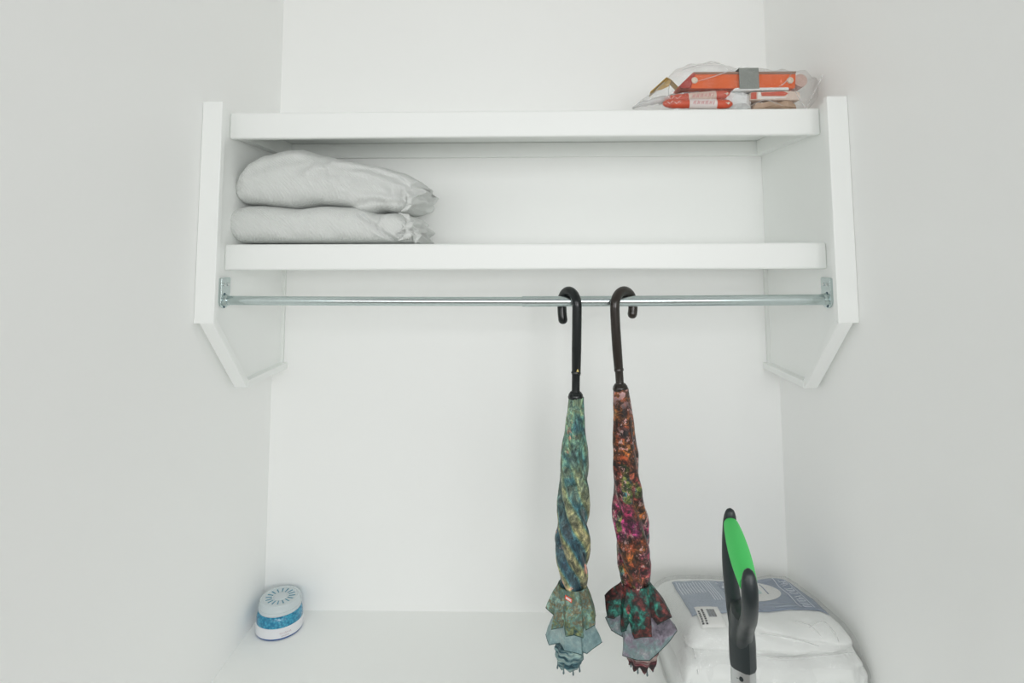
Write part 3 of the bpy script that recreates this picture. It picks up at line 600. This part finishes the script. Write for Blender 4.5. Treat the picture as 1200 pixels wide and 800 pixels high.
# folded brass card
g = [W(762, 107.5, YB0+0.02), W(781, 90.3, YB0+0.02), W(786.5, 93, YB0+0.02), W(795, 102, YB0+0.02)]
bc = [g[0], g[1], g[2], g[3]]; th3 = Vector((0.002, 0, -0.0035))
vv = []; 
for p in bc: vv += [p, p+Vector((0.004, 0.03, -0.001))]
vv2 = vv+[p+th3*0.45 for p in vv]
ff = []
for i in range(3):
    a = 2*i; ff += [(a, a+2, a+3, a+1), (8+a, 8+a+1, 8+a+3, 8+a+2), (a, 8+a, 8+a+2, a+2), (a+1, a+3, 8+a+3, 8+a+1)]
ff += [(0, 1, 9, 8), (6, 14, 15, 7)]
tag(mesh_obj('brass_card', vv2, ff, BRASS, origin=(g[1].x, YB0+0.03, W(775, 107).z)), 'bent brass-coloured card sticking up beside the orange case', 'card')
# filling under the brass front: folded flap between its legs
fl = [W(768, 106.3, YB0+0.024), W(781.5, 92, YB0+0.024), W(786, 94.5, YB0+0.024), W(784, 101, YB0+0.024), W(775, 105, YB0+0.024)]
prism('front_flap', [(p.x, p.z) for p in fl], 'y', YB0+0.023, YB0+0.025, BRASS, bpy.data.objects['brass_card'])
# the clear bag itself
BAG = film('clear_film', (1, 1, 1), 0.075, 0.02, 0.07, 55, 0.014)
topB = [(741, 126), (752, 117), (766, 108), (780, 94), (795, 80), (812, 75), (838, 72), (858, 77), (890, 79.5), (930, 81), (946, 82), (957, 89), (964, 88)]
rg = []; nb = 56
for i in range(61):
    x = 741+(964-741)*i/60; zt_ = W(x, interp(topB, x)).z; X = W(x, 110).x; zb_ = Z1+0.0007
    if x > 946: zb_ = Z1+0.0007+(x-946)/18*0.028
    e_ = min(1, min(i, 60-i)/6); a = 0.036*math.sqrt(max(0.02, 1-(1-e_)**2)); yc = YB0+0.026
    ring = []
    for j in range(nb):
        th_ = 2*PI*j/nb; c, s = math.cos(th_), math.sin(th_)
        p = Vector((X, yc+a*math.copysign(abs(c)**0.6, c), (zt_+zb_)/2+(zt_-zb_)/2*math.copysign(abs(s)**0.6, s)))
        q_ = Vector((p.x*26, p.y*40, p.z*40)); w_ = (1-abs(noise.noise(q_))*3)*0.004+noise.noise(q_*2.3)*0.004
        p += Vector((0, c, s*0.8 if s > 0 else 0))*w_
        if p.z < Z1+0.0006: p.z = Z1+0.0006
        p.y = max(p.y, -0.2785)
        ring.append(p)
    rg.append(ring)
v, f = loft(rg); bag = mesh_obj('plastic_bag', v, f, BAG, smooth=True, origin=(W(860, 100).x, YB0+0.03, Z1))
tag(bag, 'clear crinkled plastic bag holding orange and red items on the upper shelf', 'plastic bag')
FOLDM = mat('film_fold', (0.85, 0.85, 0.85), 0.2, spec=0.6)
tail = film('milky_film', (1, 1, 1), 0.10, 0.40, 0.2, 60, 0.006)
# twisted milky tail of the bag lying on the shelf
tp_ = smooth_path([W(741, 126.5, -0.25), W(752, 122, -0.25), W(768, 118.5, -0.245), W(790, 114, -0.235), W(815, 110, -0.225)], 6); nT = len(tp_)
v, f = tube(tp_, None, 18, flat=[(max(0.0010, (0.0065*math.sin(PI*min(0.93, 0.04+i/nT*0.75)))*(1+0.2*math.sin(i*1.9))), 0.016*(0.4+0.6*i/nT)) for i in range(nT)])
v = [p+Vector((0, 0, noise.noise(p*80)*0.003)) for p in v]; v = [Vector((p.x, max(p.y, -0.279), max(p.z, Z1+0.0006))) for p in v]
mesh_obj('bag_tail', v, f, tail, bag, smooth=True)
for pts in ([(815, 96), (838, 89), (858, 82), (870, 78)], [(800, 82), (815, 77), (838, 74), (850, 77)], [(945, 126), (952, 112), (960, 96), (964, 88)], [(928, 84), (924, 92), (916, 100), (912, 102)], [(930, 103), (938, 118), (945, 127)], [(880, 124), (895, 117), (905, 119), (918, 124)], [(783, 113), (783.5, 105), (785, 98)]):
    P = smooth_path([W(x, y, YB0-0.010) for x, y in pts], 5); P = [Vector((p.x, max(p.y, -0.279), max(p.z, Z1+0.001))) for p in P]
    nP = len(P); tube_obj('film_crease', P, [0.0003+0.0005*math.sin(PI*i/(nP-1)) for i in range(nP)], tail, bag, n=6)

# ------------------------------------------------------------------ gel air freshener
jc = UZ(328.5, 733, 0.0); jc.x += 0.0; jc.y = min(jc.y, -0.06)
GELM = None
def gel():
    m = bpy.data.materials.new('blue_gel_beads'); m.use_nodes = True; nt = m.node_tree; N = nt.nodes.new; L = nt.links.new; b = nt.nodes['Principled BSDF']
    tc = N('ShaderNodeTexCoord'); vo = N('ShaderNodeTexVoronoi'); vo.inputs['Scale'].default_value = 210; L(tc.outputs['Object'], vo.inputs['Vector'])
    r = N('ShaderNodeValToRGB'); L(vo.outputs['Distance'], r.inputs[0]); e = r.color_ramp.elements
    e[0].position = 0.05; e[0].color = (0.05, 0.42, 0.60, 1); e[1].position = 0.75; e[1].color = (0.0, 0.17, 0.33, 1)
    L(r.outputs[0], b.inputs['Base Color']); b.inputs['Roughness'].default_value = 0.12; b.inputs['Coat Weight'].default_value = 0.6
    bp = N('ShaderNodeBump'); bp.inputs['Strength'].default_value = 0.5; bp.inputs['Distance'].default_value = 0.0015; bp.invert = True
    L(vo.outputs['Distance'], bp.inputs['Height']); L(bp.outputs[0], b.inputs['Normal']); return m
GELM = gel()
LID = mat('frosted_lid', (0.80, 0.87, 0.89), 0.25, trans=0.25, spec=0.5); BLUE = mat('blue_base_plastic', (0.01, 0.09, 0.30), 0.3); PAPER = mat('jar_label', (0.80, 0.81, 0.84), 0.45)
SLOT = mat('slot_blue', (0.10, 0.28, 0.38), 0.4); PALEPR = mat('pale_print', (0.55, 0.42, 0.46), 0.5)
rj = 0.0475
jar = thing('air_freshener', 'round gel air freshener with blue beads and vented frosted lid on the floor', 'air freshener', jc)
lathe('base', jc, [(0, 0), (rj*0.95, 0), (rj*0.985, 0.0018), (rj*0.985, 0.004), (0, 0.004)], BLUE, jar, 64)
lb_ = lathe('paper_label', jc, [(rj*0.97, 0.003), (rj, 0.0038), (rj*1.005, 0.013), (rj*0.99, 0.0225), (rj*0.95, 0.0228), (rj*0.95, 0.003)], PAPER, jar, 64)
lathe('gel_jar', jc, [(0, 0.004), (rj*0.955, 0.004), (rj*0.978, 0.0235), (rj*0.965, 0.032), (rj*0.93, 0.039), (rj*0.86, 0.043), (0, 0.043)], GELM, jar, 64)
lid = lathe('lid', jc, [(0, 0.0425), (rj*0.885, 0.0425), (rj*0.90, 0.0445), (rj*0.885, 0.047), (rj*0.875, 0.0485), (rj*0.895, 0.050), (rj*0.885, 0.0525), (rj*0.865, 0.054), (rj*0.865, 0.059), (rj*0.84, 0.062), (rj*0.74, 0.0628), (rj*0.72, 0.0615), (rj*0.30, 0.061), (rj*0.27, 0.0622), (0, 0.0626)], LID, jar, 64)
for k in range(16):
    a = 2*PI*(k+0.5)/16; d = Vector((math.cos(a), math.sin(a), 0)); n_ = Vector((-d.y, d.x, 0)); w_ = 0.0011
    a0, a1 = jc+d*rj*0.36, jc+d*rj*0.62
    z0, z1 = Vector((0, 0, 0.0606)), Vector((0, 0, 0.0619))
    mesh_obj('vent_slot', [a0-n_*w_*0.6+z0, a0+n_*w_*0.6+z0, a1+n_*w_*1.3+z0, a1-n_*w_*1.3+z0, a0-n_*w_*0.6+z1, a0+n_*w_*0.6+z1, a1+n_*w_*1.3+z1, a1-n_*w_*1.3+z1], [(3, 2, 1, 0), (4, 5, 6, 7), (0, 1, 5, 4), (1, 2, 6, 5), (2, 3, 7, 6), (3, 0, 4, 7)], SLOT, lid)
for (a0, a1, zc, am) in ((-68, -40, 0.013, 0.0022), (-64, -46, 0.0075, 0.001)):
    P = []
    for i in range(40):
        a = math.radians(a0+(a1-a0)*i/39); P.append(jc+Vector((math.cos(a), math.sin(a), 0))*rj*1.006+Vector((0, 0, zc+am*math.sin(i*1.1)*(0.6+0.4*math.sin(i*0.37)))))
    tube_obj('script_print', P, 0.00032, PALEPR, lb_, n=5)

# ------------------------------------------------------------------ packaged bedding on the floor
QUILT = mat('white_quilt', (0.80, 0.815, 0.80), 0.8, spec=0.15, bump=0.25, bscale=45, sheen=0.2)
XA, XB, YFp, YBp = 0.262, 0.566, -0.325, -0.05
def pack(inf, seedoff, rough):
    rings = []; NX, NS = 96, 120
    for i in range(NX+1):
        t = i/NX; t = 0.5-0.5*math.cos(PI*t); X = XA+(XB-XA)*t+(2*t-1)*inf*0.8
        ed = min(t, 1-t)*(XB-XA); sc = math.sqrt(max(0.01, 1-(1-min(1, ed/0.05))**2.4))
        ring = []
        for j in range(NS):
            th_ = 2*PI*j/NS; c, s = math.cos(th_), math.sin(th_)
            a = (YBp-YFp)/2*(0.93+0.07*sc)+inf; yc = (YBp+YFp)/2
            y = yc+a*math.copysign(abs(c)**0.42, c); u = (y-YFp)/(YBp-YFp)
            ztop = (0.168-0.058*max(0, u))*(0.50+0.50*sc)+inf
            hb = ztop/2; z = hb+hb*math.copysign(abs(s)**0.46, s)
            p = Vector((X, y, z)); front = max(0, -c)**1.5
            wz = 0.010*noise.noise(Vector((X*8, 0, 3)))
            zz = z+wz; d = 0
            for zc_, dep, sg in ((0.118-0.10*(X-0.42)*0, 0.022, 0.0045), (0.140-0.16*(X-0.46), 0.007, 0.0035), (0.086+0.10*(X-0.45), 0.010, 0.004), (0.060, 0.014, 0.005)):
                d += dep*math.exp(-((zz-zc_)/sg)**2)
            if zz < 0.116: d -= 0.012*min(1, (0.116-zz)/0.012)
            fold_ = noise.noise(Vector((X*14, z*30+X*18, 5+seedoff)))*0.009+noise.noise(Vector((X*30, z*70-X*25, seedoff)))*0.005
            p.y += (d*(1 if not rough else 0.3)+fold_)*front
            side = (1-sc)
            p.x += math.copysign(0.010*math.exp(-((z-0.116)/0.007)**2)*side, 0.5-t)
            if s > 0:
                p.z += (noise.noise(Vector((X*16, y*16, seedoff)))*0.006+noise.noise(Vector((X*45, y*45, 2+seedoff)))*0.0018)*s
            if rough: 
                w_ = (0.5-abs(noise.noise(Vector((X*30, y*24, z*34+9)))))*0.006+noise.noise(p*90)*0.0012
                p += Vector((0, -front, max(0, s)))*w_
            p.z = max(p.z, 0.0008); p.x = min(p.x, H-0.003)
            ring.append(p)
        rings.append(ring)
    return loft(rings)
pk = thing('bedding_package', 'white quilted bedding in a clear bag with blue-grey printed insert on the floor', 'bedding package', ((XA+XB)/2, (YFp+YBp)/2, 0))
v, f = pack(0.0, 0, False); quilt = mesh_obj('quilt', v, f, QUILT, pk, smooth=True)
bvh = BVHTree.FromPolygons([tuple(p) for p in v], f)
v, f = pack(0.005, 0, True); film_o = mesh_obj('plastic_wrap', v, f, film('wrap_film', (1, 1, 1), 0.05, 0.04, 0.10, 45, 0.007), pk, smooth=True)
def hit(x, y):
    d = ray(x, y).normalized(); r_ = bvh.ray_cast(CAM, d)
    return r_[0]
def drop(X, Y, off):
    r_ = bvh.ray_cast(Vector((X, Y, 1)), Vector((0, 0, -1)))
    z = r_[0].z if r_[0] else 0.1
    return Vector((X, Y, z+off))
INS = mat('blue_grey_insert', (0.19, 0.245, 0.345), 0.5, var=0.08, bscale=40); INS2 = mat('pale_blue_insert', (0.29, 0.35, 0.44), 0.5, var=0.06, bscale=40)
OVAL = mat('pale_oval', (0.72, 0.72, 0.70), 0.5); PRINTW = mat('white_ink', (0.70, 0.74, 0.80), 0.5); PRINTD = mat('dark_blue_ink', (0.15, 0.20, 0.30), 0.5); BLACKP = mat('black_ink', (0.03, 0.03, 0.035), 0.6)
STICK = mat('sticker_white', (0.82, 0.82, 0.80), 0.5); AQUA = mat('aqua_ink', (0.45, 0.62, 0.60), 0.5)
# insert frame: u runs left to right along the front edge, w from front edge to back
LF, RF, RBk, LBk = hit(811, 723), hit(972, 721.5), hit(922, 669), hit(787, 683)
def fallback(p, q_): return p if p else Vector(q_)
LF = fallback(LF, (0.30, -0.30, 0.15)); RF = fallback(RF, (0.55, -0.33, 0.15)); RBk = fallback(RBk, (0.55, -0.08, 0.11)); LBk = fallback(LBk, (0.30, -0.1, 0.11))
print('INSERT', LF, RF, RBk, LBk)
def IP(u, w, off=0.0):
    a = LF.lerp(RF, u); b = LBk.lerp(RBk, u); p = a.lerp(b, w); return drop(p.x, p.y, off)
def patch(name, u0, u1, w0, w1, m, parent, off, nu=12, nw=12, skew=0.0):
    vs_ = []; fs = []
    for j in range(nw+1):
        for i in range(nu+1): vs_.append(IP(u0+(u1-u0)*i/nu+skew*j/nw, w0+(w1-w0)*j/nw, off))
    for j in range(nw):
        for i in range(nu): a = j*(nu+1)+i; fs.append((a, a+1, a+nu+2, a+nu+1))
    o = mesh_obj(name, vs_, fs, m, parent, smooth=True); solid(o, 0.0006, 0); return o
ins = patch('printed_insert', 0, 1, 0, 1, INS, pk, 0.0016, 36, 28)
bp_ = patch('pale_panel', 0.0, 0.34, 0.0, 0.98, INS2, ins, 0.0022, 14, 20)
for k in range(9): patch('print_line', 0.02+0.022*k, 0.026+0.022*k, 0.52, 0.92-0.02*(k % 3), PRINTW, bp_, 0.0027, 1, 12)
for k in range(4): patch('print_line', 0.225+0.02*k, 0.231+0.02*k, 0.30, 0.95, PRINTW, bp_, 0.0027, 1, 12)
rnd = random.Random(3)
for k in range(12):
    u_, w_ = 0.335+0.10*rnd.random(), 0.42+0.5*rnd.random(); patch('print_mark', u_, u_+0.012, w_, w_+0.05, PRINTW, ins, 0.0027, 1, 3)
patch('print_mark', 0.325, 0.34, 0.16, 0.30, PRINTW, ins, 0.0028, 1, 4)
# oval with pale print
ov = []; ofs = []
for r_ in range(5):
    for j in range(40): ov.append(IP(0.605+0.175*(r_/4+0.001)*math.cos(2*PI*j/40), 0.56+0.28*(r_/4+0.001)*math.sin(2*PI*j/40), 0.0026))
for r_ in range(4):
    for j in range(40): ofs.append((r_*40+j, r_*40+(j+1) % 40, (r_+1)*40+(j+1) % 40, (r_+1)*40+j))
ofs.append(tuple(range(40)))
oval = mesh_obj('oval_label', ov, ofs, OVAL, ins); solid(oval, 0.0006, 0)
patch('aqua_print', 0.55, 0.62, 0.46, 0.62, AQUA, oval, 0.0032, 3, 3)
patch('print_line', 0.66, 0.668, 0.44, 0.74, PRINTD, oval, 0.0032, 1, 6); patch('print_line', 0.50, 0.506, 0.42, 0.60, AQUA, oval, 0.0032, 1, 4)
patch('stripe', 0.62, 0.80, 0.06, 0.10, INS2, ins, 0.0026, 8, 2); patch('stripe', 0.56, 0.80, 0.16, 0.185, INS2, ins, 0.0026, 8, 2); patch('fold_mark', 0.505, 0.52, 0.0, 0.22, PRINTD, ins, 0.0026, 1, 6)
# lettering band along the wall side: two rules and letter strokes
patch('rule', 0.815, 0.821, 0.08, 0.95, PRINTW, ins, 0.0027, 1, 20); patch('rule', 0.915, 0.920, 0.08, 0.95, PRINTW, ins, 0.0027, 1, 20)
for k in range(15):
    w_ = 0.09+0.052*k
    if k in (6, 11): continue
    sh_ = [[(0, 0), (0, 1)], [(0, 0), (0.5, 1), (1, 0)], [(0, 1), (0, 0), (1, 0)], [(1, 1), (0, 1), (0, 0), (1, 0)], [(0, 0), (0, 1), (1, 1), (1, 0.5), (0, 0.5)], [(0, 0), (1, 1)]][rnd.randrange(6)]
    P = [IP(0.845+0.055*a, w_+0.034*b, 0.0030) for b, a in sh_]
    tube_obj('letter_stroke', P, 0.0007, PRINTW, ins, n=5)
# barcode sticker on the left front corner
stk = patch('price_sticker', 0.035, 0.205, -0.20, 0.12, STICK, ins, 0.0034, 8, 8)
for k in range(9): patch('barcode_bar', 0.110+0.0065*k, 0.1130+0.0065*k, -0.08, 0.05, BLACKP if k % 3 else PRINTD, stk, 0.0040, 1, 2)
for row, (uu, n_) in enumerate(((0.045, 7), (0.072, 8))):
    for k in range(n_):
        patch('letter_stroke', uu, uu+0.014, -0.17+0.03*k, -0.152+0.03*k, BLACKP, stk, 0.0040, 1, 1)

# loose flap of wrap along the wall-side edge
vs_ = []; fs = []
for i in range(25):
    t = i/24; y_ = -0.20-0.135*t; zt_ = 0.125-0.03*t
    for k in range(6):
        q_ = k/5; vs_.append(Vector((min(H-0.003, 0.553+0.018*q_), y_-0.012*q_+0.003*math.sin(i*1.1+k), max(0.002, zt_-0.10*q_+0.006*math.sin(i*0.9)*q_))))
for i in range(24):
    for k in range(5): a = i*6+k; fs.append((a, a+1, a+7, a+6))
mesh_obj('wrap_flap', vs_, fs, film('wrap_film'), film_o, smooth=True)
for pts in ([(948, 735), (965, 728), (978, 741), (983, 752)], [(890, 742), (930, 748), (960, 757), (1000, 754)], [(975, 725), (990, 740), (1003, 751)], [(800, 745), (812, 760), (818, 790)], [(930, 727), (950, 733), (962, 745)], [(880, 768), (920, 771), (960, 768), (1000, 764)]):
    P = []
    for x, y in pts:
        h_ = hit(x, y)
        if h_: P.append(h_+(CAM-h_).normalized()*0.007)
    if len(P) > 2:
        P = smooth_path(P, 6); nP = len(P); tube_obj('wrap_crease_glint', P, [0.0003+0.0006*math.sin(PI*i/(nP-1)) for i in range(nP)], tail, film_o, n=6)  # milky lines stand in for highlights along the wrap's creases

# ------------------------------------------------------------------ D-handle tool
BLK = mat('black_moulded_plastic', (0.022, 0.030, 0.032), 0.36, spec=0.5, bump=0.05, bscale=150); GRN = mat('green_rubber_grip', (0.085, 0.68, 0.16), 0.6, spec=0.3, bump=0.1, bscale=300)
ALU = mat('brushed_aluminium', (0.60, 0.62, 0.62), 0.38, metal=0.85, bump=0.05, bscale=200)
NE, FE = Vector((0.199, -0.828, 0)), Vector((0.226, -0.702, 0)); C0 = (NE+FE)/2; bd_ = (FE-NE).normalized(); Lh = (FE-NE).length/2; sd = Vector((bd_.y, -bd_.x, 0))
tool = thing('handled_tool', 'upright hand tool with black D-shaped handle and green grip on aluminium shaft', 'tool', (C0.x, C0.y, 0))
def TP(s, z, o=0.0): return C0+bd_*s+sd*o+Vector((0, 0, z))
zg = 0.490
# faceted shaft section: (s, o) with a ridge on the near side
HEX = [(-0.0125, 0.0030), (-0.0045, -0.0110), (0.0085, -0.0110), (0.0125, -0.002), (0.0070, 0.0110), (-0.0060, 0.0112)]
def hexring(z, k=1.0, ks=1.0, do=0.0):
    out = []
    n6 = len(HEX)
    for i in range(n6):
        a_, b_, c_ = HEX[i-1], HEX[i], HEX[(i+1) % n6]
        for t in (-0.18, 0.18):
            o_ = a_ if t < 0 else c_; t = abs(t); out.append(TP((b_[0]+(o_[0]-b_[0])*t)*k*ks, z, (b_[1]+(o_[1]-b_[1])*t)*k+do))
    return out
v, f = loft([hexring(z, k, ks) for z, k, ks in ((0.386, 1.0, 1.0), (0.388, 1.07, 1.0), (0.41, 1.07, 1.0), (0.418, 1.02, 1.35), (0.428, 0.92, 1.95), (0.436, 0.80, 2.5), (0.4385, 0.5, 2.3))])
yk = autosm(mesh_obj('yoke', v, f, BLK, tool), 30)
for s in (-1, 1):
    bo = -0.0045 if s > 0 else 0.001; pth = smooth_path([TP(-s*0.004, 0.378, -s*0.002), TP(s*0.0015, 0.400, bo*0.3), TP(s*0.012, 0.421, bo*0.8), TP(s*0.030, 0.440, bo), TP(s*0.047, 0.456, bo), TP(s*0.059, 0.472, bo*0.7), TP(s*(Lh+0.0005), 0.487, bo*0.3), TP(s*(Lh-0.001), 0.507)], 7); n_ = len(pth)
    fl_ = []
    for i in range(n_):
        t = i/(n_-1); ra = 0.0045+0.0022*min(1, t*2.5)-0.0006*t; rb = (0.0068+0.0020*min(1, t*3))-0.0016*math.sin(PI/2*min(1, t*1.3))
        if t > 0.86: k = math.sqrt(max(0.02, 1-((t-0.86)/0.14)**2)); ra *= k; rb *= k
        fl_.append((rb, ra))
    v, f = tube(pth, None, 18, flat=fl_, up=sd); autosm(mesh_obj('handle_arm', v, f, BLK, yk), 60)
gp = [TP(-Lh+0.004+(2*Lh-0.008)*i/16, zg+0.001) for i in range(17)]
tube_obj('grip', gp, [0.0076+0.0026*math.sin(PI*i/16)**0.8 for i in range(17)], GRN, tool, n=28)
v, f = loft([hexring(z) for z in (0.004, 0.10, 0.30, 0.3865)])
autosm(mesh_obj('shaft', v, f, ALU, tool), 30)
v, f = loft([hexring(0.0005, 1.12), hexring(0.02, 1.12), hexring(0.024, 1.02)]); autosm(mesh_obj('foot_cap', v, f, BLK, tool), 30)
nrm = (bd_*-0.87-sd*0.49).normalized()
lathe('lock_button', TP(-0.0092, 0.380, -0.0030)+nrm*-0.0003, [(0, 0), (0.0022, 0), (0.0019, 0.0010), (0, 0.0012)], BLK, tool, n=14, axis=nrm)
